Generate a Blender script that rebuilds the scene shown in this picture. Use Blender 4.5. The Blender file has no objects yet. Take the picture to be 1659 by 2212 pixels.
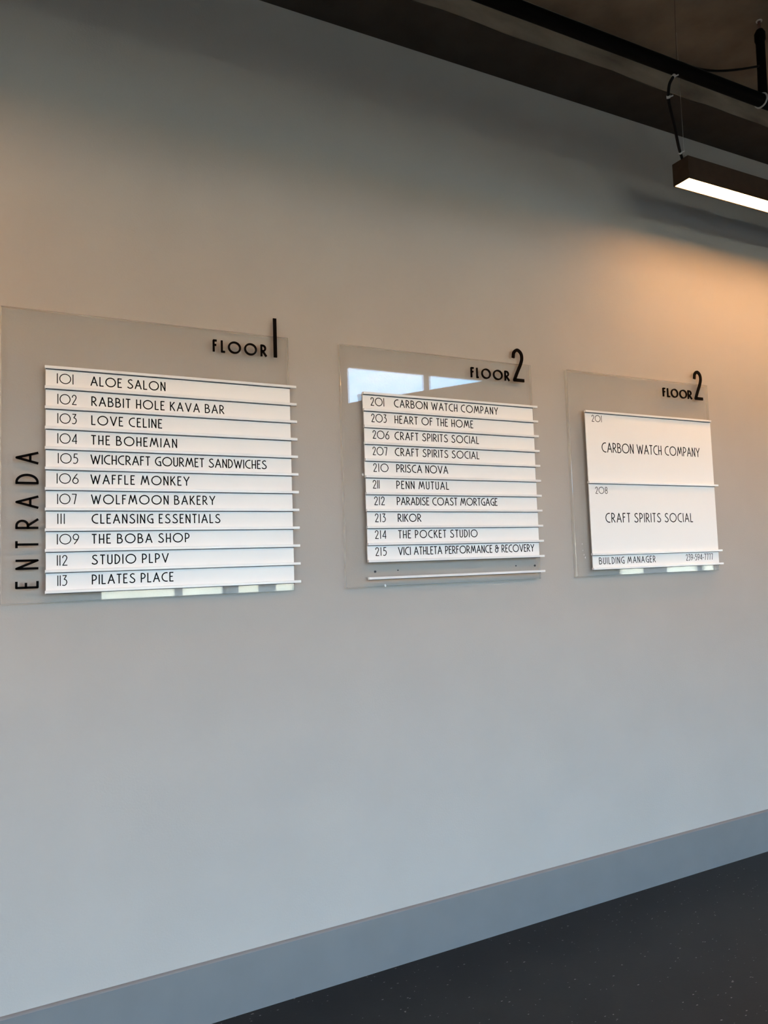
import bpy, bmesh, math, random
from mathutils import Vector, Matrix

S = bpy.context.scene
C = S.collection
random.seed(4)

# ------------------------------------------------------------------ camera, sky, sun, exposure
cam_d = bpy.data.cameras.new('camera')
cam_d.sensor_fit = 'HORIZONTAL'
cam_d.sensor_width = 36.0
cam_d.lens = 34.553
cam_d.clip_start = 0.05
cam = bpy.data.objects.new('camera', cam_d)
C.objects.link(cam)
YAW, PITCH, ROLL = math.radians(26.7236), math.radians(4.0658), math.radians(-1.9172)
fw = Vector((math.sin(YAW) * math.cos(PITCH), math.cos(YAW) * math.cos(PITCH), math.sin(PITCH)))
r0 = Vector((math.cos(YAW), -math.sin(YAW), 0.0))
u0 = r0.cross(fw)
rt = math.cos(ROLL) * r0 + math.sin(ROLL) * u0
up = -math.sin(ROLL) * r0 + math.cos(ROLL) * u0
cam.matrix_world = Matrix(((rt.x, up.x, -fw.x, 0.0), (rt.y, up.y, -fw.y, -2.5791),
                           (rt.z, up.z, -fw.z, 1.5), (0, 0, 0, 1)))
S.camera = cam
S.view_settings.view_transform = 'Standard'
S.view_settings.look = 'None'
S.view_settings.exposure = 0.2
S.view_settings.gamma = 1.0
S.view_settings.use_curve_mapping = False

SKY = 12.8            # brightness of the daylight sky
SUN = 40.0           # sun on the buildings across the street
LAMP = 35.0          # the warm linear lamps
LAMP_COL = (1.0, 0.48, 0.15)

w = bpy.data.worlds.new('sky')
S.world = w
w.use_nodes = True
nt = w.node_tree
nt.nodes.clear()
out = nt.nodes.new('ShaderNodeOutputWorld')
bg = nt.nodes.new('ShaderNodeBackground')
tc = nt.nodes.new('ShaderNodeTexCoord')
mp = nt.nodes.new('ShaderNodeMapping')
mp.inputs['Scale'].default_value = (1.0, 1.0, 2.2)
mp.inputs['Location'].default_value = (2.3, 1.3, 0.1)
nz = nt.nodes.new('ShaderNodeTexNoise')
nz.inputs['Scale'].default_value = 2.6
nz.inputs['Detail'].default_value = 6
nz.inputs['Roughness'].default_value = 0.55
cr = nt.nodes.new('ShaderNodeValToRGB')
cr.color_ramp.elements[0].position = 0.535
cr.color_ramp.elements[0].color = (0.33, 0.69, 1.08, 1)
cr.color_ramp.elements[1].position = 0.69
cr.color_ramp.elements[1].color = (0.92, 1.01, 1.12, 1)
bg.inputs['Strength'].default_value = SKY
nt.links.new(tc.outputs['Generated'], mp.inputs['Vector'])
nt.links.new(mp.outputs['Vector'], nz.inputs['Vector'])
nt.links.new(nz.outputs['Fac'], cr.inputs['Fac'])
nt.links.new(cr.outputs['Color'], bg.inputs['Color'])
nt.links.new(bg.outputs['Background'], out.inputs['Surface'])

sd = bpy.data.lights.new('sun', 'SUN')
sd.energy = SUN
sd.color = (1.0, 0.93, 0.80)
sd.angle = math.radians(0.6)
sun = bpy.data.objects.new('sun', sd)
C.objects.link(sun)
sun.location = (0, 6, 12)
sun.rotation_euler = Vector((0.25, -1.0, -1.15)).to_track_quat('-Z', 'Y').to_euler()

S.cycles.max_bounces = 10
S.cycles.diffuse_bounces = 5
S.cycles.glossy_bounces = 4
S.cycles.transparent_max_bounces = 16
S.cycles.sample_clamp_indirect = 60.0
S.cycles.caustics_reflective = True
S.cycles.caustics_refractive = False
S.cycles.use_denoising = True


def portal(x0, x1, z0, z1, y):
    d = bpy.data.lights.new('window_daylight', 'AREA')
    d.shape = 'RECTANGLE'
    d.size = x1 - x0
    d.size_y = z1 - z0
    d.cycles.is_portal = True
    o = bpy.data.objects.new('window_daylight', d)
    C.objects.link(o)
    o.location = ((x0 + x1) / 2, y, (z0 + z1) / 2)
    o.rotation_euler = (math.radians(90), 0, 0)      # shines towards +y
    return o


# ------------------------------------------------------------------ materials
def mat(name, col, rough=0.5, spec=0.5, metal=0.0):
    m = bpy.data.materials.new(name)
    m.use_nodes = True
    b = m.node_tree.nodes['Principled BSDF']
    b.inputs['Base Color'].default_value = (*col, 1)
    b.inputs['Roughness'].default_value = rough
    b.inputs['Specular IOR Level'].default_value = spec
    b.inputs['Metallic'].default_value = metal
    return m


def N(m, t, **kw):
    n = m.node_tree.nodes.new(t)
    for k, v in kw.items():
        if k in n.inputs:
            n.inputs[k].default_value = v
        else:
            setattr(n, k, v)
    return n


def L(m, a, b):
    m.node_tree.links.new(a, b)


def bsdf(m):
    return m.node_tree.nodes['Principled BSDF']


def noise_col(m, c0, c1, scale, detail=4, p0=0.35, p1=0.65, vscale=(1, 1, 1)):
    tc = N(m, 'ShaderNodeTexCoord')
    mp = N(m, 'ShaderNodeMapping', Scale=vscale)
    nz = N(m, 'ShaderNodeTexNoise', Scale=scale, Detail=detail)
    cr = N(m, 'ShaderNodeValToRGB')
    cr.color_ramp.elements[0].position = p0
    cr.color_ramp.elements[1].position = p1
    cr.color_ramp.elements[0].color = (*c0, 1)
    cr.color_ramp.elements[1].color = (*c1, 1)
    L(m, tc.outputs['Object'], mp.inputs['Vector'])
    L(m, mp.outputs['Vector'], nz.inputs['Vector'])
    L(m, nz.outputs['Fac'], cr.inputs['Fac'])
    L(m, cr.outputs['Color'], bsdf(m).inputs['Base Color'])
    return tc, cr


def bump(m, scale, strength, dist=0.001, detail=3):
    tc = N(m, 'ShaderNodeTexCoord')
    nz = N(m, 'ShaderNodeTexNoise', Scale=scale, Detail=detail)
    bp = N(m, 'ShaderNodeBump', Strength=strength, Distance=dist)
    L(m, tc.outputs['Object'], nz.inputs['Vector'])
    L(m, nz.outputs['Fac'], bp.inputs['Height'])
    L(m, bp.outputs['Normal'], bsdf(m).inputs['Normal'])


M = {}
M['wall'] = mat('wall_paint', (0.45, 0.445, 0.435), 0.75, 0.25)
noise_col(M['wall'], (0.4219, 0.3932, 0.3628), (0.4394, 0.4089, 0.3776), 3.0)
bump(M['wall'], 140.0, 0.22, 0.002, 2)
M['wall_far'] = mat('window_wall_paint', (0.34, 0.335, 0.32), 0.8, 0.2)
noise_col(M['wall_far'], (0.56, 0.50, 0.42), (0.60, 0.535, 0.45), 2.0)
M['base'] = mat('baseboard_paint', (0.20, 0.215, 0.23), 0.55, 0.3)
noise_col(M['base'], (0.172, 0.177, 0.180), (0.181, 0.186, 0.190), 8.0)

# charcoal polished concrete with pale flecks
fm = M['floor'] = mat('charcoal_floor', (0.02, 0.02, 0.021), 0.42, 0.3)
tc_ = N(fm, 'ShaderNodeTexCoord')
mp_ = N(fm, 'ShaderNodeMapping', Scale=(1.0, 2.6, 1.0))
mp_.inputs['Rotation'].default_value = (0, 0, math.radians(20))
vo = N(fm, 'ShaderNodeTexVoronoi', Scale=34.0)
lt = N(fm, 'ShaderNodeMath', operation='LESS_THAN')
n2 = N(fm, 'ShaderNodeTexNoise', Scale=60.0, Detail=2.0)
mul = N(fm, 'ShaderNodeMath', operation='MULTIPLY_ADD')
mul.inputs[1].default_value = 0.9
mul.inputs[2].default_value = -0.42
L(fm, tc_.outputs['Object'], mp_.inputs['Vector'])
L(fm, mp_.outputs['Vector'], vo.inputs['Vector'])
L(fm, tc_.outputs['Object'], n2.inputs['Vector'])
L(fm, n2.outputs['Fac'], mul.inputs[0])
L(fm, vo.outputs['Distance'], lt.inputs[0])
L(fm, mul.outputs[0], lt.inputs[1])
n3 = N(fm, 'ShaderNodeTexNoise', Scale=5.0, Detail=8.0, Roughness=0.7)
cr3 = N(fm, 'ShaderNodeValToRGB')
cr3.color_ramp.elements[0].position = 0.3
cr3.color_ramp.elements[1].position = 0.7
cr3.color_ramp.elements[0].color = (0.006, 0.0066, 0.0066, 1)
cr3.color_ramp.elements[1].color = (0.011, 0.0118, 0.0118, 1)
L(fm, tc_.outputs['Object'], n3.inputs['Vector'])
L(fm, n3.outputs['Fac'], cr3.inputs['Fac'])
mx = N(fm, 'ShaderNodeMix', data_type='RGBA')
mx.inputs[7].default_value = (0.22, 0.22, 0.21, 1)
L(fm, lt.outputs[0], mx.inputs[0])
L(fm, cr3.outputs['Color'], mx.inputs[6])
L(fm, mx.outputs[2], bsdf(fm).inputs['Base Color'])
bump(fm, 90.0, 0.12, 0.001, 4)

# raw concrete ceiling with formwork seams
cm = M['concrete'] = mat('raw_concrete', (0.3, 0.27, 0.23), 0.85, 0.2)
tcc, crc = noise_col(cm, (0.128, 0.092, 0.0624), (0.228, 0.172, 0.12), 3.5, 9, 0.3, 0.7)
sx = N(cm, 'ShaderNodeSeparateXYZ')
fr = N(cm, 'ShaderNodeMath', operation='MULTIPLY_ADD')
fr.inputs[1].default_value = 1 / 3.0
fr.inputs[2].default_value = -0.0318
sk = N(cm, 'ShaderNodeMath', operation='MULTIPLY_ADD')
sk.inputs[1].default_value = -1.165
f2 = N(cm, 'ShaderNodeMath', operation='FRACT')
f3 = N(cm, 'ShaderNodeMath', operation='LESS_THAN')
f3.inputs[1].default_value = 0.0018
mc = N(cm, 'ShaderNodeMix', data_type='RGBA')
mc.inputs[7].default_value = (0.10, 0.078, 0.06, 1)
L(cm, tcc.outputs['Object'], sx.inputs[0])
L(cm, sx.outputs['Y'], sk.inputs[0])
L(cm, sx.outputs['X'], sk.inputs[2])
L(cm, sk.outputs[0], fr.inputs[0])
L(cm, fr.outputs[0], f2.inputs[0])
L(cm, f2.outputs[0], f3.inputs[0])
L(cm, f3.outputs[0], mc.inputs[0])
L(cm, crc.outputs['Color'], mc.inputs[6])
L(cm, mc.outputs[2], bsdf(cm).inputs['Base Color'])
bump(cm, 30.0, 0.4, 0.004, 6)
bm_ = M['beam'] = mat('beam_concrete', (0.3, 0.27, 0.24), 0.85, 0.2)
noise_col(bm_, (0.145, 0.112, 0.084), (0.33, 0.265, 0.205), 5.0, 10, 0.32, 0.72, (0.6, 1, 1.6))
bump(bm_, 30.0, 0.5, 0.006, 6)
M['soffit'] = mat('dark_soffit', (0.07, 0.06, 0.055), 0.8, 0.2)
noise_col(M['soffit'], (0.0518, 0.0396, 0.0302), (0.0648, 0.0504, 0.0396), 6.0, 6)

M['black_pipe'] = mat('black_painted_pipe', (0.0025, 0.0022, 0.002), 0.7, 0.06)
M['black_metal'] = mat('black_lamp_metal', (0.05, 0.028, 0.016), 0.55, 0.2)
noise_col(M['black_metal'], (0.045, 0.025, 0.014), (0.055, 0.031, 0.018), 30.0)
M['cable'] = mat('black_cable', (0.006, 0.005, 0.005), 0.6, 0.1)
M['tie'] = mat('pale_cable_tie', (0.55, 0.52, 0.48), 0.5, 0.4)
M['steel'] = mat('galvanised_steel', (0.55, 0.53, 0.5), 0.35, 0.5, 1.0)
M['white'] = mat('white_name_strip', (0.86, 0.86, 0.855), 0.42, 0.45)
bump(M['white'], 60.0, 0.03, 0.0005, 2)
M['rail'] = mat('white_rail', (0.80, 0.81, 0.815), 0.28, 0.6)
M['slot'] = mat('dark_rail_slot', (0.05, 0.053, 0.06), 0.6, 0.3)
M['ink'] = mat('black_vinyl', (0.004, 0.004, 0.005), 0.6, 0.08)
M['black_acrylic'] = mat('black_acrylic', (0.0025, 0.002, 0.002), 0.6, 0.04)
M['frame'] = mat('window_frame_metal', (0.5, 0.5, 0.49), 0.5, 0.4)
M['pad'] = mat('mounting_pad', (0.5, 0.5, 0.5), 0.6)

M['cream'] = mat('cream_stucco', (0.80, 0.77, 0.66), 0.85, 0.2)
noise_col(M['cream'], (0.74, 0.70, 0.55), (0.88, 0.85, 0.70), 1.3, 7, 0.3, 0.7)
M['door_dark'] = mat('dark_doorway', (0.06, 0.06, 0.065), 0.6)
M['blocker'] = mat('dark_sky_blocker', (0.035, 0.034, 0.033), 0.7, 0.2)
M['asphalt'] = mat('asphalt', (0.06, 0.06, 0.062), 0.9, 0.2)
noise_col(M['asphalt'], (0.062, 0.050, 0.036), (0.082, 0.067, 0.049), 4.0, 6)


def clear_mat(name, tint, edge=None):
    """thin clear sheet: mirror reflection by Fresnel over a lightly tinted see-through body"""
    m = bpy.data.materials.new(name)
    m.use_nodes = True
    n = m.node_tree.nodes
    n.clear()
    o = n.new('ShaderNodeOutputMaterial')
    tr = n.new('ShaderNodeBsdfTransparent')
    tr.inputs['Color'].default_value = (*tint, 1)
    gl = n.new('ShaderNodeBsdfGlossy')
    gl.inputs['Roughness'].default_value = 0.0
    gl.inputs['Color'].default_value = (1, 1, 1, 1)
    lw = n.new('ShaderNodeLayerWeight')
    lw.inputs['Blend'].default_value = 0.5
    p5 = n.new('ShaderNodeMath')
    p5.operation = 'POWER'
    p5.inputs[1].default_value = 5.0
    L(m, lw.outputs['Facing'], p5.inputs[0])
    fr = n.new('ShaderNodeMath')
    fr.operation = 'MULTIPLY_ADD'
    fr.inputs[1].default_value = 0.96
    fr.inputs[2].default_value = 0.032
    L(m, p5.outputs[0], fr.inputs[0])
    mix = n.new('ShaderNodeMixShader')
    L(m, fr.outputs[0], mix.inputs[0])
    L(m, tr.outputs[0], mix.inputs[1])
    L(m, gl.outputs[0], mix.inputs[2])
    last = mix.outputs[0]
    if edge:
        df = n.new('ShaderNodeBsdfDiffuse')
        df.inputs['Color'].default_value = (*edge[0], 1)
        m2 = n.new('ShaderNodeMixShader')
        m2.inputs[0].default_value = edge[1]
        L(m, last, m2.inputs[1])
        L(m, df.outputs[0], m2.inputs[2])
        last = m2.outputs[0]
    L(m, last, o.inputs['Surface'])
    return m


M['acrylic'] = clear_mat('clear_acrylic', (0.998, 1.0, 0.998))
M['acrylic_edge'] = clear_mat('acrylic_edge', (0.9, 0.9, 0.89), ((0.75, 0.74, 0.70), 0.30))
M['pane'] = clear_mat('window_pane', (0.98, 0.985, 0.985))

dm = M['diffuser'] = bpy.data.materials.new('lit_diffuser')
dm.use_nodes = True
b = bsdf(dm)
b.inputs['Base Color'].default_value = (0.8, 0.8, 0.8, 1)
b.inputs['Emission Color'].default_value = (*LAMP_COL, 1)
b.inputs['Emission Strength'].default_value = LAMP


# ------------------------------------------------------------------ mesh helpers
def box(bm, x0, x1, y0, y1, z0, z1):
    vs = [bm.verts.new((x, y, z)) for x in (x0, x1) for y in (y0, y1) for z in (z0, z1)]
    fs = []
    for q in ((0, 1, 3, 2), (4, 6, 7, 5), (0, 4, 5, 1), (2, 3, 7, 6), (0, 2, 6, 4), (1, 5, 7, 3)):
        fs.append(bm.faces.new([vs[i] for i in q]))
    return vs, fs


def prism(bm, prof, x0, x1):
    """profile of (y, z) points drawn out along x"""
    a = [bm.verts.new((x0, y, z)) for y, z in prof]
    b = [bm.verts.new((x1, y, z)) for y, z in prof]
    n = len(prof)
    bm.faces.new(a[::-1])
    bm.faces.new(b)
    for i in range(n):
        bm.faces.new((a[i], a[(i + 1) % n], b[(i + 1) % n], b[i]))


def tube(bm, pts, r, n=12, closed=False):
    pts = [Vector(p) for p in pts]
    rs = r if isinstance(r, (list, tuple)) else [r] * len(pts)
    rings = []
    prev = None
    for i, p in enumerate(pts):
        if closed:
            t = pts[(i + 1) % len(pts)] - pts[i - 1]
        else:
            t = pts[min(i + 1, len(pts) - 1)] - pts[max(i - 1, 0)]
        t.normalize()
        if prev is None:
            a = t.orthogonal().normalized()
        else:
            a = (prev - t * prev.dot(t)).normalized()
        prev = a
        c = t.cross(a)
        rings.append([bm.verts.new(p + (a * math.cos(2 * math.pi * k / n) + c * math.sin(2 * math.pi * k / n)) * rs[i])
                      for k in range(n)])
    m = len(rings)
    for i in range(m if closed else m - 1):
        A, B = rings[i], rings[(i + 1) % m]
        for k in range(n):
            f = bm.faces.new((A[k], A[(k + 1) % n], B[(k + 1) % n], B[k]))
            f.smooth = True
    if not closed:
        bm.faces.new(rings[0][::-1])
        bm.faces.new(rings[-1])


def smooth_pts(pts, k=6):
    """Catmull-Rom through the points"""
    P = [Vector(p) for p in pts]
    P = [P[0] * 2 - P[1]] + P + [P[-1] * 2 - P[-2]]
    o = []
    for i in range(1, len(P) - 2):
        for j in range(k):
            t = j / k
            a, b, c, d = P[i - 1:i + 3]
            o.append(0.5 * ((2 * b) + (c - a) * t + (2 * a - 5 * b + 4 * c - d) * t * t
                            + (3 * b - a - 3 * c + d) * t ** 3))
    o.append(P[-2])
    return o


def obj(name, bm, m, parent=None, bevel=0.0, loc=None):
    bmesh.ops.recalc_face_normals(bm, faces=bm.faces[:])
    me = bpy.data.meshes.new(name)
    bm.to_mesh(me)
    bm.free()
    for q in (m if isinstance(m, (list, tuple)) else [m]):
        me.materials.append(q)
    o = bpy.data.objects.new(name, me)
    C.objects.link(o)
    if parent:
        o.parent = parent
    if loc:
        o.location = loc
    if bevel:
        md = o.modifiers.new('bevel', 'BEVEL')
        md.width = bevel
        md.segments = 2
        md.limit_method = 'ANGLE'
    return o


def struct(name, bm, m, parent=None, bevel=0.0):
    o = obj(name, bm, m, parent, bevel)
    if not parent:
        o['kind'] = 'structure'
    return o


def thing(name, label, cat, loc, group=None):
    o = bpy.data.objects.new(name, None)
    o.empty_display_size = 0.05
    C.objects.link(o)
    o.location = loc
    o['label'] = label
    o['category'] = cat
    if group:
        o['group'] = group
    return o


def tag(o, label, cat, group=None):
    o['label'] = label
    o['category'] = cat
    if group:
        o['group'] = group
    return o


# ------------------------------------------------------------------ the room
X0, X1 = -5.0, 11.0
YW = -4.0            # inner face of the window wall
ZB = 3.677           # top of the sign wall, underside of the beam
ZC = 3.826           # concrete ceiling

bm = bmesh.new(); box(bm, X0 - .2, X1 + .2, YW - .2, 0.2, -0.2, 0.0); struct('floor', bm, M['floor'])
bm = bmesh.new(); box(bm, X0 - .2, X1 + .2, 0.0, 0.2, 0.0, ZB); struct('wall_back', bm, M['wall'])
bm = bmesh.new()
prism(bm, [(0.0, 0.0), (-.012, 0.0), (-.012, .1915), (-.0095, .1945), (-.0055, .1968), (0.0, .1976)], X0, X1)
struct('baseboard_back', bm, M['base'])
bm = bmesh.new(); box(bm, X0 - .2, X1 + .2, -.24, 0.2, ZB, 4.15); struct('ceiling_beam', bm, M['beam'])
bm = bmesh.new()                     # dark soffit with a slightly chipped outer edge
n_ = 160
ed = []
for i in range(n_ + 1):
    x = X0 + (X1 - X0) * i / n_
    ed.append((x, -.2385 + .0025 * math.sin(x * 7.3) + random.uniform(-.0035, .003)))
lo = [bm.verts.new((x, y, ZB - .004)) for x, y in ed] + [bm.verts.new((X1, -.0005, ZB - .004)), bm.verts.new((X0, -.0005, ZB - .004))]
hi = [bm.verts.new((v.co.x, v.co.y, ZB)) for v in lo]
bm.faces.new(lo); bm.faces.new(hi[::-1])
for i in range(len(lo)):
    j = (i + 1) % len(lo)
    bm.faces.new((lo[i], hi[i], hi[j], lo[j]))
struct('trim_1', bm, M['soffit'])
bm = bmesh.new(); box(bm, X0 - .2, X1 + .2, YW - .2, -.24, ZC, 4.15); struct('ceiling', bm, M['concrete'])
bm = bmesh.new(); box(bm, X0 - .2, X0, YW - .2, 0.0, 0.0, ZC); struct('wall_left', bm, M['wall_far'])
bm = bmesh.new(); box(bm, X1, X1 + .2, YW - .2, 0.0, 0.0, ZC); struct('wall_right', bm, M['wall_far'])

# window wall behind the photographer
WINS = [(-4.2, -1.5, 0.10, 2.75, (-2.85,)), (0.62, 2.76, 0.10, 2.75, (1.70,)),
        (2.93, 5.60, 2.30, 3.515, (3.882, 4.83)), (6.40, 10.60, 0.10, 2.75, (7.80, 9.20))]
bm = bmesh.new()
xs = X0
for (a, b_, z0, z1, _) in WINS:
    box(bm, xs, a, YW - .2, YW, 0, ZC)
    box(bm, a, b_, YW - .2, YW, 0, z0)
    box(bm, a, b_, YW - .2, YW, z1, ZC)
    xs = b_
box(bm, xs, X1, YW - .2, YW, 0, ZC)
struct('wall_front', bm, M['wall_far'])
for i, (a, b_, z0, z1, mull) in enumerate(WINS):
    bm = bmesh.new()
    t = 0.035
    for q in ((a, a + t, z0, z1), (b_ - t, b_, z0, z1), (a + t, b_ - t, z0, z0 + t), (a + t, b_ - t, z1 - t, z1)):
        box(bm, q[0], q[1], YW - .10, YW - .03, q[2], q[3])
    for mx_ in mull:
        box(bm, mx_ - .021, mx_ + .021, YW - .10, YW - .03, z0 + t, z1 - t)
    f = struct('window_%d' % (i + 1), bm, M['frame'])
    bm = bmesh.new()
    box(bm, a + t, b_ - t, YW - .070, YW - .064, z0 + t, z1 - t)
    struct('pane', bm, M['pane'], f)
    portal(a, b_, z0, z1, YW - .21)

# raked wall of the stair in front of the high window
def zr(x):
    return 3.053 + (x - 2.833) * (3.469 - 3.053) / (4.729 - 2.833)
bm = bmesh.new()
pts = [(2.80, 0.0), (5.9, 0.0), (5.9, min(zr(5.9), ZC)), (2.80, zr(2.80))]
fa = [bm.verts.new((x, -3.85, z)) for x, z in pts]
fb = [bm.verts.new((x, -3.99, z)) for x, z in pts]
bm.faces.new(fa); bm.faces.new(fb[::-1])
for k in range(4):
    bm.faces.new((fa[k], fb[k], fb[(k + 1) % 4], fa[(k + 1) % 4]))
struct('wall_stair', bm, M['wall_far'])

# street outside
bm = bmesh.new(); box(bm, -60, 60, -60, YW - .2, -0.25, -0.05); struct('ground', bm, M['asphalt'])
YF = -18.0
bm = bmesh.new(); box(bm, -30, 45, YF - 3, YF, -0.05, 2.7)
fac = thing('shop_building', 'long low cream stucco building across the street', 'building', (0, YF, 0))
obj('facade', bm, M['cream'], fac, loc=(0, -YF, 0))
bm = bmesh.new(); box(bm, -30, 45, YF - 3, YF + .25, 2.7, 4.1)  # dark block added above the facade to cut low sky light indoors
obj('sky_blocker', bm, M['blocker'], fac, loc=(0, -YF, 0))
for (a, b_) in ((3.90, 4.10), (5.32, 5.66), (6.24, 6.76), (8.55, 8.80), (9.55, 10.03), (12.6, 13.2),
                (21.2, 22.4), (25.0, 25.7)):
    bm = bmesh.new(); box(bm, a, b_, YF, YF + .04, -0.05, 2.2)
    obj('doorway', bm, M['door_dark'], fac, loc=(0, -YF, 0))


# ------------------------------------------------------------------ lettering
def arc(cx, cy, rx, ry, a0, a1, n=18):
    return [(cx + rx * math.cos(math.radians(a0 + (a1 - a0) * i / n)),
             cy + ry * math.sin(math.radians(a0 + (a1 - a0) * i / n))) for i in range(n + 1)]


def cv(*p):
    return [(v.x, v.y) for v in smooth_pts([(x, y, 0) for x, y in p], 5)]


O_ = [arc(.52, .5, .52, .5, 0, 360, 36)]
GL = {
    'A': (.66, [[(0, 0), (.33, 1), (.66, 0)], [(.12, .35), (.54, .35)]]),
    'B': (.50, [[(0, 0), (0, 1)], [(0, 1)] + arc(.16, .77, .24, .23, 90, -90, 12) + [(0, .54)],
                [(0, .54)] + arc(.22, .27, .28, .27, 90, -90, 14) + [(0, 0)]]),
    'C': (.59, [arc(.5, .5, .5, .5, 80, 280, 22)]),
    'D': (.48, [[(0, 0), (0, 1)], [(0, 1)] + arc(.06, .5, .42, .5, 90, -90, 18) + [(0, 0)]]),
    'E': (.36, [[(.36, 1), (0, 1), (0, 0), (.36, 0)], [(0, .55), (.27, .55)]]),
    'F': (.34, [[(.34, 1), (0, 1), (0, 0)], [(0, .58), (.27, .58)]]),
    'G': (.58, [arc(.5, .5, .5, .5, 80, 285, 22) + [(.58, .10), (.58, .46), (.40, .46)]]),
    'H': (.44, [[(0, 0), (0, 1)], [(.44, 0), (.44, 1)], [(0, .46), (.44, .46)]]),
    'I': (.0, [[(0, 0), (0, 1)]]),
    'K': (.48, [[(0, 0), (0, 1)], [(.44, 1), (.03, .46)], [(.13, .58), (.48, 0)]]),
    'L': (.34, [[(0, 1), (0, 0), (.34, 0)]]),
    'M': (.86, [[(0, 0), (.2, 1), (.43, .22), (.66, 1), (.86, 0)]]),
    'N': (.46, [[(0, 0), (0, 1), (.46, 0), (.46, 1)]]),
    'O': (1.04, O_),
    'P': (.42, [[(0, 0), (0, 1)], [(0, 1)] + arc(.13, .71, .29, .29, 90, -90, 14) + [(0, .42)]]),
    'R': (.48, [[(0, 0), (0, 1)], [(0, 1)] + arc(.13, .73, .28, .27, 90, -90, 14) + [(0, .46)], [(.13, .46), (.48, 0)]]),
    'S': (.53, [cv((.46, .95), (.30, 1.0), (.12, .92), (.07, .77), (.17, .62), (.38, .46), (.52, .28), (.46, .08),
                   (.27, 0), (.10, .03), (0, .11))]),
    'T': (.42, [[(0, 1), (.42, 1)], [(.21, 1), (.21, 0)]]),
    'U': (.44, [[(0, 1)] + arc(.22, .22, .22, .22, 180, 360, 14) + [(.44, 1)]]),
    'V': (.66, [[(0, 1), (.33, 0), (.66, 1)]]),
    'W': (.94, [[(0, 1), (.25, 0), (.47, .86), (.69, 0), (.94, 1)]]),
    'Y': (.60, [[(0, 1), (.30, .45), (.60, 1)], [(.30, .45), (.30, 0)]]),
    '&': (.58, [arc(.22, .79, .16, .21, 0, 360, 18), cv((.20, .58), (.05, .46), (0, .28), (.06, .08), (.24, 0),
                (.40, .08), (.45, .26), (.45, .55)), [(.20, .58), (.58, .58)], [(.58, .58), (.58, .66)]]),
    '-': (.26, [[(0, .36), (.26, .36)]]),
    '0': (1.04, O_),
    '1': (.0, [[(0, 0), (0, 1)]]),
    '2': (.42, [cv((.01, .76), (.05, .91), (.20, 1), (.36, .91), (.40, .74), (.33, .54), (.17, .27), (.02, 0)) + [(.42, 0)]]),
    '3': (.40, [[(.03, 1), (.36, 1), (.15, .62)] + cv((.15, .62), (.33, .54), (.40, .33), (.33, .10), (.17, 0), (0, .03))]),
    '4': (.46, [[(.38, 0), (.38, 1), (0, .25), (.46, .25)]]),
    '5': (.42, [[(.38, 1), (.10, 1), (.06, .60)] + cv((.06, .60), (.22, .63), (.38, .52), (.42, .32), (.33, .09), (.16, 0), (0, .04))]),
    '6': (.52, [arc(.26, .29, .26, .29, 0, 360, 24), cv((.42, 1), (.24, .76), (.08, .50), (.0, .29))]),
    '7': (.42, [[(0, 1), (.42, 1), (.22, 0)]]),
    '8': (.46, [arc(.23, .76, .19, .24, 0, 360, 20), arc(.23, .26, .23, .26, 0, 360, 22)]),
    '9': (.52, [arc(.26, .71, .26, .29, 0, 360, 24), cv((.52, .71), (.46, .50), (.30, .24), (.12, 0))]),
}


def stroke(bm, pts, wd, to3, y0, y1):
    """solid monoline stroke through 2D points; to3 turns 2D into (x, z)"""
    pts = [Vector((p[0], p[1])) for p in pts]
    q = [pts[0]]
    for p in pts[1:]:
        if (p - q[-1]).length > 1e-7:
            q.append(p)
    pts = q
    closed = len(pts) > 3 and (pts[0] - pts[-1]).length < 1e-6
    h = wd / 2
    # split at sharp corners
    runs = [[pts[0]]]
    corners = []
    for i in range(1, len(pts)):
        runs[-1].append(pts[i])
        if i < len(pts) - 1:
            a = (pts[i] - pts[i - 1]).normalized(); b = (pts[i + 1] - pts[i]).normalized()
            if a.dot(b) < 0.72:
                corners.append(pts[i])
                runs.append([pts[i]])

    def put(loop):
        a = [bm.verts.new((to3(p)[0], y0, to3(p)[1])) for p in loop]
        b = [bm.verts.new((to3(p)[0], y1, to3(p)[1])) for p in loop]
        bm.faces.new(a)
        bm.faces.new(b[::-1])
        for k in range(len(a)):
            bm.faces.new((a[k], b[k], b[(k + 1) % len(a)], a[(k + 1) % len(a)]))
    single = len(runs) == 1 and closed
    for run in runs:
        n = len(run)
        Lf, Rt = [], []
        for i, p in enumerate(run):
            if single:
                t = (run[(i + 1) % (n - 1)] - run[(i - 1) % (n - 1)]).normalized()
                ext = Vector((0, 0))
            else:
                t = (run[min(i + 1, n - 1)] - run[max(i - 1, 0)]).normalized()
                ext = Vector((0, 0))
                if i == 0 and run is runs[0]:
                    ext = -t * h * 0.7
                if i == n - 1 and run is runs[-1]:
                    ext = t * h * 0.7
            nn = Vector((-t.y, t.x))
            Lf.append(p + ext + nn * h); Rt.append(p + ext - nn * h)
        for i in range(n - 1):
            put([Lf[i], Rt[i], Rt[i + 1], Lf[i + 1]])
    for c in corners:
        put([c + Vector((math.cos(math.pi * k / 6), math.sin(math.pi * k / 6))) * h for k in range(12)])


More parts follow.
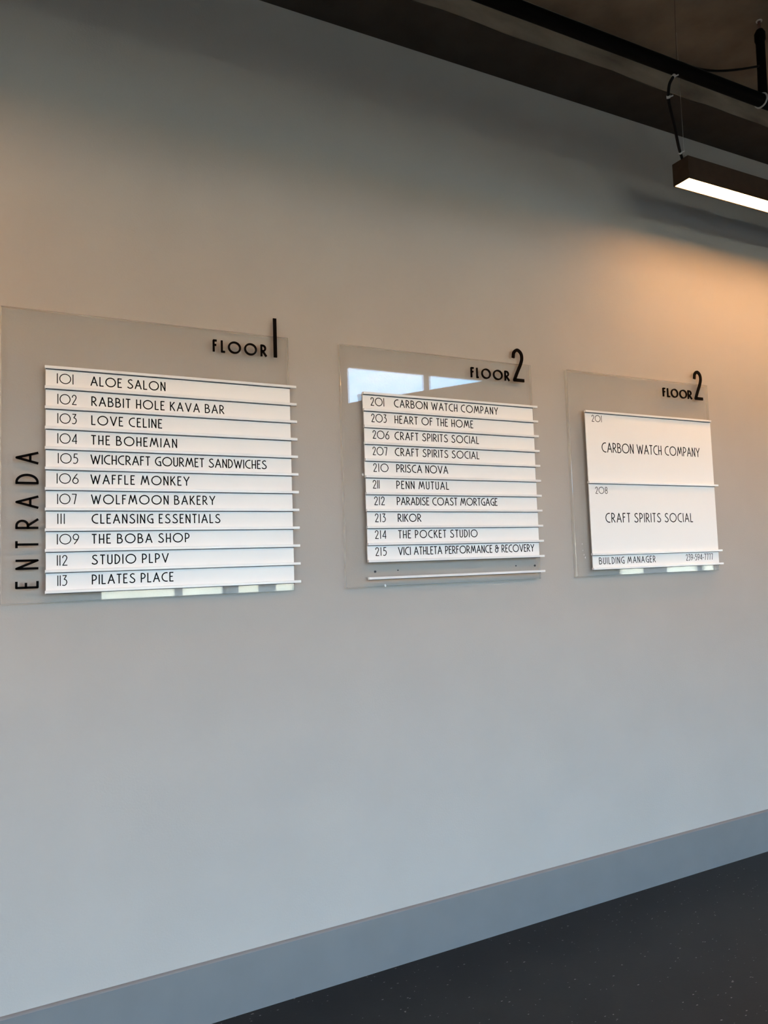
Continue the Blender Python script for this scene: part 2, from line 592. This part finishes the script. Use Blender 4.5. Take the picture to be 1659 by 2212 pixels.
def text_layout(txt, width, cap):
    """positions (glyph, x, xscale) so that the line is exactly `width` wide"""
    ws = sum(GL[c][0] for c in txt if c != ' ') * cap
    ng = len(txt.replace(' ', '')) - 1
    nsp = txt.count(' ')
    # gap g between letters, an extra 0.42 at word spaces
    g = (width - ws - nsp * 0.42 * cap) / (ng * cap)
    sc = 1.0
    if g < 0.23:
        g = 0.23
        sc = width / (ws + nsp * 0.42 * cap + ng * g * cap)
    if g > 0.34:
        g = 0.34
        sc = width / (ws + nsp * 0.42 * cap + ng * g * cap)
    x = 0.0
    o = []
    for c in txt:
        if c == ' ':
            x += 0.42 * cap * sc
            continue
        o.append((c, x, sc))
        x += (GL[c][0] + g) * cap * sc
    return o


def write(txt, x0, x1, z, cap, wd, y0, y1):
    """line of lettering whose ink runs from x0 to x1, baseline at z; one mesh per word"""
    cap_c = cap - wd
    words = [bmesh.new()]
    chars = iter(text_layout(txt, x1 - x0 - wd, cap_c))
    for c in txt:
        if c == ' ':
            words.append(bmesh.new())
            continue
        c, px, sc = next(chars)
        for st in GL[c][1]:
            stroke(words[-1], [(x0 + wd / 2 + px + a * cap_c * sc, z + wd / 2 + b * cap_c) for a, b in st], wd,
                   lambda p: (p[0], p[1]), y0, y1)
    return words


def glyph(c, x0, x1, z0, z1, wd, y0, y1, turned=False):
    """one raised letter filling the given box; turned = reads bottom to top"""
    bm = bmesh.new()
    gw = GL[c][0]
    h = wd / 2
    for st in GL[c][1]:
        if turned:
            pts = [(x1 - h - b * (x1 - x0 - wd), z0 + h + (a / gw if gw else 0.5) * (z1 - z0 - wd)) for a, b in st]
        elif gw == 0:
            pts = [((x0 + x1) / 2, z0 + h + b * (z1 - z0 - wd)) for a, b in st]
        else:
            pts = [(x0 + h + a / gw * (x1 - x0 - wd), z0 + h + b * (z1 - z0 - wd)) for a, b in st]
        stroke(bm, pts, wd, lambda p: (p[0], p[1]), y0, y1)
    return bm


# ------------------------------------------------------------------ the three directory signs
YB, YG = -.004, -.022        # back and front of the clear panels
ZT, ZL = 2.354, 1.416        # top and bottom of the clear panels
PITCH_Z = 0.0653
def zk(k):
    return 2.162 - PITCH_Z * k


def sign(name_label, px0, px1, rails, letters, group='clear acrylic directory signs on the wall'):
    t = thing('directory_sign', name_label, 'sign', ((px0 + px1) / 2, 0, ZL), group)
    off = (-(px0 + px1) / 2, 0, -ZL)
    bm = bmesh.new()
    # polished slab with a small chamfer round the front
    c = .0018
    loops = []
    for y, i_ in ((YG, c), (YG + c, 0), (YB, 0)):
        loops.append([bm.verts.new(p) for p in ((px0 + i_, y, ZL + i_), (px1 - i_, y, ZL + i_), (px1 - i_, y, ZT - i_), (px0 + i_, y, ZT - i_))])
    bm.faces.new(loops[0])
    bm.faces.new(loops[2][::-1])
    for A, B in zip(loops, loops[1:]):
        for k in range(4):
            f = bm.faces.new((A[k], A[(k + 1) % 4], B[(k + 1) % 4], B[k]))
            f.material_index = 1
    obj('clear_panel', bm, [M['acrylic'], M['acrylic_edge']], t, 0, off)
    for dx in (0.16, 0.80):
        bm = bmesh.new(); box(bm, px0 + dx, px0 + dx + .02, YB, 0, 1.70, 1.72)
        obj('mounting_pad', bm, M['pad'], t, 0, off)
    for (k, a, b_) in rails:
        z = zk(k)
        bm = bmesh.new()
        # channel profile: back web, front lip
        prism(bm, [(YG, z), (YG - .0115, z), (YG - .0125, z + .001), (YG - .0125, z + .0085), (YG - .0115, z + .0095), (YG, z + .0095)], a, b_)
        r = obj('rail', bm, M['rail'], t, 0, off)
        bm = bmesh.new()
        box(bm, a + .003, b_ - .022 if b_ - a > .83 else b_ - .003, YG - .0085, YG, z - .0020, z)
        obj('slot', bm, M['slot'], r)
    for (c, a, b_, z0, z1, wd, turned, nm) in letters:
        obj(nm, glyph(c, a, b_, z0, z1, wd, YG - .0055, YG, turned), M['black_acrylic'], t, 0, off)
    return t


def strip(label, x0, x1, k0, k1, texts, group):
    """name strip between rail k0 (above) and rail k1 (below)"""
    zt, zb = zk(k0) - .0022, zk(k1) + .0095
    cx, cz = (x0 + x1) / 2, zb
    t = thing('name_strip', label, 'name strip', (cx, YG, cz), group)
    off = (-cx, -YG, -cz)
    bm = bmesh.new(); box(bm, x0, x1, YG - .0045, YG - .0003, zb, zt)
    obj('face', bm, M['white'], t, 0.0004, off)
    for nm, txt, a, b_, z, cap, wd in texts:
        for word in write(txt, a, b_, z, cap, wd, YG - .0049, YG - .0045):
            obj(nm, word, M['ink'], t, 0, off)
    return t


FLOOR = lambda xs_: [(c, a, b_, 2.272, 2.3167, .0066, False, 'letter') for c, (a, b_) in zip('FLOOR', xs_)]
ENT = [(c, .0032, .0696, a, b_, .0072, True, 'letter') for c, a, b_ in
       (('E', 1.4614, 1.4857), ('N', 1.5205, 1.5526), ('T', 1.5870, 1.6112), ('R', 1.6474, 1.6806),
        ('A', 1.7110, 1.7527), ('D', 1.7885, 1.8212), ('A', 1.8518, 1.8917))]
sign('clear sign with the big numeral 1 and black upright letters down its left side', -.0385, .9115,
     [(k, .0868, .9343) for k in range(12)],
     FLOOR(((.6284, .6438), (.6576, .6730), (.6831, .7305), (.7423, .7896), (.8034, .8271)))
     + [('1', .8535, .8660, 2.2719, 2.4220, .0125, False, 'numeral')] + ENT)
s2 = sign('clear sign with a big numeral 2 above ten name strips and an empty slot', 1.1190, 2.0368,
          [(k, 1.2098, 2.0520) for k in range(12)],
          FLOOR(((1.7162, 1.7323), (1.7447, 1.7557), (1.7700, 1.8179), (1.8298, 1.8794), (1.8901, 1.9157)))
          + [('2', 1.9326, 1.9955, 2.2737, 2.4209, .0135, False, 'numeral')])
s3 = sign('clear sign with a big numeral 2 above two tall white plates, nearest the lamp', 2.2365, 3.1539,
     [(0, 2.3260, 3.1500), (5, 2.3255, 3.1715), (10, 2.3250, 3.1715), (11, 2.3260, 3.1735)],
     FLOOR(((2.8327, 2.8504), (2.8623, 2.8806), (2.8881, 2.9366), (2.9468, 2.9980), (3.0051, 3.0338)))
     + [('2', 3.0507, 3.1127, 2.2723, 2.4229, .0145, False, 'numeral')])
# specks of old adhesive on the clear panels
for t_, px0, px1, pts in ((s2, 1.1190, 2.0368, ((1.2005, 1.848, .007), (1.282, 1.4185, .008))),
                          (s3, 2.2365, 3.1539, ((2.290, 1.5005, .006), (2.283, 1.5130, .004), (2.278, 1.5330, .003), (2.276, 1.5620, .004)))):
    for x, z, r in pts:
        bm = bmesh.new()
        n_ = 7
        q0 = [bm.verts.new((x + r * (.45 + .2 * math.sin(k * 2.3 + x * 90)) * math.cos(2 * math.pi * k / n_), YG,
                            z + r * (.75 + .25 * math.sin(k * 3.7 + z * 70)) * math.sin(2 * math.pi * k / n_))) for k in range(n_)]
        q1 = [bm.verts.new((v.co.x, YG - .0006, v.co.z)) for v in q0]
        bm.faces.new(q0); bm.faces.new(q1[::-1])
        for k in range(n_):
            bm.faces.new((q0[k], q0[(k + 1) % n_], q1[(k + 1) % n_], q1[k]))
        obj('adhesive_speck', bm, M['white'], t_, 0, (-(px0 + px1) / 2, 0, -ZL))
# dark screws and smaller dark dots in the empty slot of the middle sign
for x, z, r in ((1.240, 1.4735, .0045), (2.005, 1.4735, .0045), (1.339, 1.4755, .0025), (1.905, 1.4755, .0025)):
    bm = bmesh.new()
    tube(bm, [(x, YG, z), (x, YG - .003, z)], r, 10)
    obj('screw_dot', bm, M['slot'], s2, 0, (-(1.1190 + 2.0368) / 2, 0, -ZL))

G1 = 'name strips on the left directory sign'
ROWS1 = [('101', 'ALOE SALON', .1224, .1719, .2231, .4632), ('102', 'RABBIT HOLE KAVA BAR', .1237, .1814, .2255, .6654),
         ('103', 'LOVE CELINE', .1235, .1812, .2250, .4509), ('104', 'THE BOHEMIAN', .1234, .1824, .2239, .4996),
         ('105', 'WICHCRAFT GOURMET SANDWICHES', .1247, .1849, .2219, .8166), ('106', 'WAFFLE MONKEY', .1212, .1860, .2215, .5400),
         ('107', 'WOLFMOON BAKERY', .1223, .1803, .2229, .6278), ('111', 'CLEANSING ESSENTIALS', .1230, .1446, .2244, .6445),
         ('109', 'THE BOBA SHOP', .1215, .1867, .2241, .5372), ('112', 'STUDIO PLPV', .1214, .1524, .2238, .4670),
         ('113', 'PILATES PLACE', .1226, .1515, .2240, .4820)]
BASE1 = [2.1158, 2.0489, 1.9860, 1.9209, 1.8567, 1.7914, 1.7258, 1.6623, 1.5972, 1.5300, 1.4661]
HINT1 = ['topmost on the left sign', 'second from the top on the left sign', 'above the 104 strip on the left sign',
         'fourth from the top on the left sign', 'with the longest name on the left sign', 'in the middle of the left sign',
         'fifth from the bottom of the left sign', 'fourth from the bottom of the left sign', 'below the 111 strip on the left sign',
         'second from the bottom of the left sign', 'lowest on the left sign']
for k, (n, nm, a, b_, c, d) in enumerate(ROWS1):
    strip('white name strip numbered %s, %s' % (n, HINT1[k]), .0894, .9108 + (.0006 if k % 3 == 0 else 0), k, k + 1,
          [('number', n, a, b_, BASE1[k], .0338, .0029), ('word', nm, c, d, BASE1[k] + .0003, .0325, .0038)], G1)

G2 = 'name strips on the middle directory sign'
ROWS2 = [('201', 'CARBON WATCH COMPANY', 1.2421, 1.3018, 1.3454, 1.8464), ('203', 'HEART OF THE HOME', 1.2431, 1.3105, 1.3455, 1.7164),
         ('206', 'CRAFT SPIRITS SOCIAL', 1.2466, 1.3199, 1.3429, 1.7418), ('207', 'CRAFT SPIRITS SOCIAL', 1.2442, 1.3088, 1.3418, 1.7406),
         ('210', 'PRISCA NOVA', 1.2447, 1.3112, 1.3456, 1.5845), ('211', 'PENN MUTUAL', 1.2403, 1.2695, 1.3434, 1.5858),
         ('212', 'PARADISE COAST MORTGAGE', 1.2440, 1.2900, 1.3429, 1.8221), ('213', 'RIKOR', 1.2450, 1.2916, 1.3444, 1.4506),
         ('214', 'THE POCKET STUDIO', 1.2427, 1.2918, 1.3439, 1.7152), ('215', 'VICI ATHLETA PERFORMANCE & RECOVERY', 1.2420, 1.2908, 1.3410, 2.0037)]
BASE2 = [2.1193, 2.0545, 1.9891, 1.9246, 1.8594, 1.7939, 1.7296, 1.6636, 1.5987, 1.5331]
HINT2 = ['topmost on the middle sign', 'second from the top on the middle sign', 'above the 207 strip on the middle sign',
         'below the 206 strip on the middle sign', 'above the 211 strip on the middle sign', 'below the 210 strip on the middle sign',
         'fourth from the bottom of the middle sign', 'with the shortest name on the middle sign',
         'second from the bottom of the middle sign', 'lowest on the middle sign above the empty slot']
for k, (n, nm, a, b_, c, d) in enumerate(ROWS2):
    j = random.uniform(-.0015, .0015)
    strip('white name strip numbered %s, %s' % (n, HINT2[k]), 1.2100 + j, 2.0312 + j * .5, k, k + 1,
          [('number', n, a, b_, BASE2[k], .0338, .0032), ('word', nm, c, d, BASE2[k] + .0003, .0328, .0037)], G2)

G3 = 'name plates on the right directory sign'
strip('tall white plate numbered 201, upper plate on the right sign', 2.3285, 3.1505, 0, 5,
      [('number', '201', 2.3665, 2.4264, 2.1210, .0320, .0026), ('word', 'CARBON WATCH COMPANY', 2.4178, 3.0613, 1.9810, .0470, .0046)], G3)
strip('tall white plate numbered 208, lower plate on the right sign', 2.3285, 3.1505, 5, 10,
      [('number', '208', 2.3660, 2.4393, 1.7890, .0320, .0026), ('word', 'CRAFT SPIRITS SOCIAL', 2.4174, 2.9834, 1.6563, .0450, .0046)], G3)
strip('short white strip with a telephone number at the foot of the right sign', 2.3285, 3.1500, 10, 11,
      [('word', 'BUILDING MANAGER', 2.3650, 2.7164, 1.4670, .0320, .0034),
       ('telephone_number', '239-594-7777', 2.9197, 3.1074, 1.4690, .0315, .0028)], G3)


# ------------------------------------------------------------------ lamps
def lamp(label, xa, xb, cable_end, yc=-.3985):
    t = thing('linear_lamp', label, 'lamp', (xa, yc, 3.125))
    off = (-xa, -yc, -3.125)
    y0, y1, z0, z1 = yc - .0425, yc + .0425, 3.125, 3.226
    bm = bmesh.new()
    th = .004
    # inverted U body
    prism(bm, [(y0, z0), (y0, z1), (y1, z1), (y1, z0), (y1 - th, z0), (y1 - th, z1 - th), (y0 + th, z1 - th), (y0 + th, z0)], xa + .004, xb - .004)
    obj('housing', bm, M['black_metal'], t, 0, off)
    for q in (xa, xb - .004):
        bm = bmesh.new(); box(bm, q, q + .004, y0, y1, z0, z1)
        obj('end_cap', bm, M['black_metal'], t, 0, off)
    bm = bmesh.new(); box(bm, xa + .005, xb - .005, y0 + th, y1 - th, z0 + .002, z0 + .012)
    obj('diffuser', bm, M['diffuser'], t, 0, off)
    for q in (xa + .03, xb - .03):
        bm = bmesh.new(); tube(bm, [(q, yc, z1), (q, yc, ZC - .002)], .0006, 6)
        obj('suspension_wire', bm, M['steel'], t, 0, off)
        bm = bmesh.new(); tube(bm, [(q, yc, z1), (q, yc, z1 + .028)], .004, 10)
        obj('wire_gripper', bm, M['steel'], t, 0, off)
    if cable_end:
        pts = smooth_pts(cable_end, 8)
        bm = bmesh.new(); tube(bm, pts, .0062, 10)
        cb = obj('power_cable', bm, M['cable'], t, 0, off)
        for fr_ in (.14, .46, .90):
            i = int(fr_ * (len(pts) - 1))
            p, q = pts[i], pts[i + 1]
            d = (q - p).normalized() * .005
            bm = bmesh.new()
            tube(bm, [p - d, p + d], .0078, 10)
            tube(bm, [p + Vector((.006, -.004, 0)), p + Vector((.016, -.010, .004))], .0028, 6)
            obj('cable_tie', bm, M['tie'], cb)
    return t


YP, ZP, RP = -.60, 3.4535, .0268     # the black pipe
lamp('lit black linear lamp hanging from a black cable by the ceiling', 2.6085, 5.05,
     [(2.375, YP, ZP - RP), (2.362, -.597, 3.412), (2.357, -.58, 3.385), (2.385, -.55, 3.345), (2.455, -.51, 3.285), (2.545, -.45, 3.245), (2.625, -.4, 3.226)])
lamp('lit linear lamp further left along the wall, beyond the photo', -3.0, -.50, None)
lamp('unseen linear lamp added as warm fill above the middle of the walkway, leftmost of its row', -2.75, -.25, None, -1.5)  # assumed row out of view, put in for broad warm light on the wall
lamp('unseen linear lamp added as warm fill above the middle of the walkway, opposite the middle sign', .15, 2.65, None, -1.5)
lamp('unseen linear lamp added as warm fill above the middle of the walkway, rightmost of its row', 3.05, 5.55, None, -1.5)

bm = bmesh.new()
tube(bm, [(X0 + .3, YP, ZP), (X1 - .3, YP, ZP)], RP, 20)
pp = tag(obj('conduit_pipe', bm, M['black_pipe']), 'black painted pipe running along the ceiling beam', 'pipe')

t = thing('hanger_rod', 'black vertical hanger rod bolted to the concrete ceiling', 'rod', (2.925, YP, ZC))
off = (-2.925, -YP, -ZC)
bm = bmesh.new()
tube(bm, [(2.909, YP, ZP + .01), (2.915, YP, 3.60), (2.918, YP, 3.725), (2.918, YP, 3.735), (2.919, YP, 3.765), (2.920, YP, 3.782)],
     [.019, .0185, .0185, .0225, .0225, .014], 16)
obj('sleeve', bm, M['black_pipe'], t, 0, off)
bm = bmesh.new(); tube(bm, [(2.920, YP, 3.78), (2.9205, YP, ZC)], .0065, 10)
obj('threaded_rod', bm, mat('rusty_thread', (0.10, 0.045, 0.035), 0.6), t, 0, off)
bm = bmesh.new(); tube(bm, [(2.9205, YP, ZC - .004), (2.9205, YP, ZC)], .013, 14)
obj('washer', bm, M['tie'], t, 0, off)
bm = bmesh.new()
tube(bm, [(2.895, YP + (RP + .002) * math.cos(a), ZP + (RP + .002) * math.sin(a)) for a in [2 * math.pi * k / 28 for k in range(28)]], .0038, 8, True)
obj('pipe_ring', bm, M['tie'], t, 0, off)

bm = bmesh.new()
tube(bm, smooth_pts([(2.40, YP - .005, ZP + RP), (2.50, YP, 3.487), (2.62, YP, 3.51), (2.76, YP, 3.556), (2.905, YP, 3.613)], 6), .0048, 8)
tag(obj('ceiling_cable', bm, M['cable']), 'thin black cable strung from the pipe to the hanger rod', 'cable')
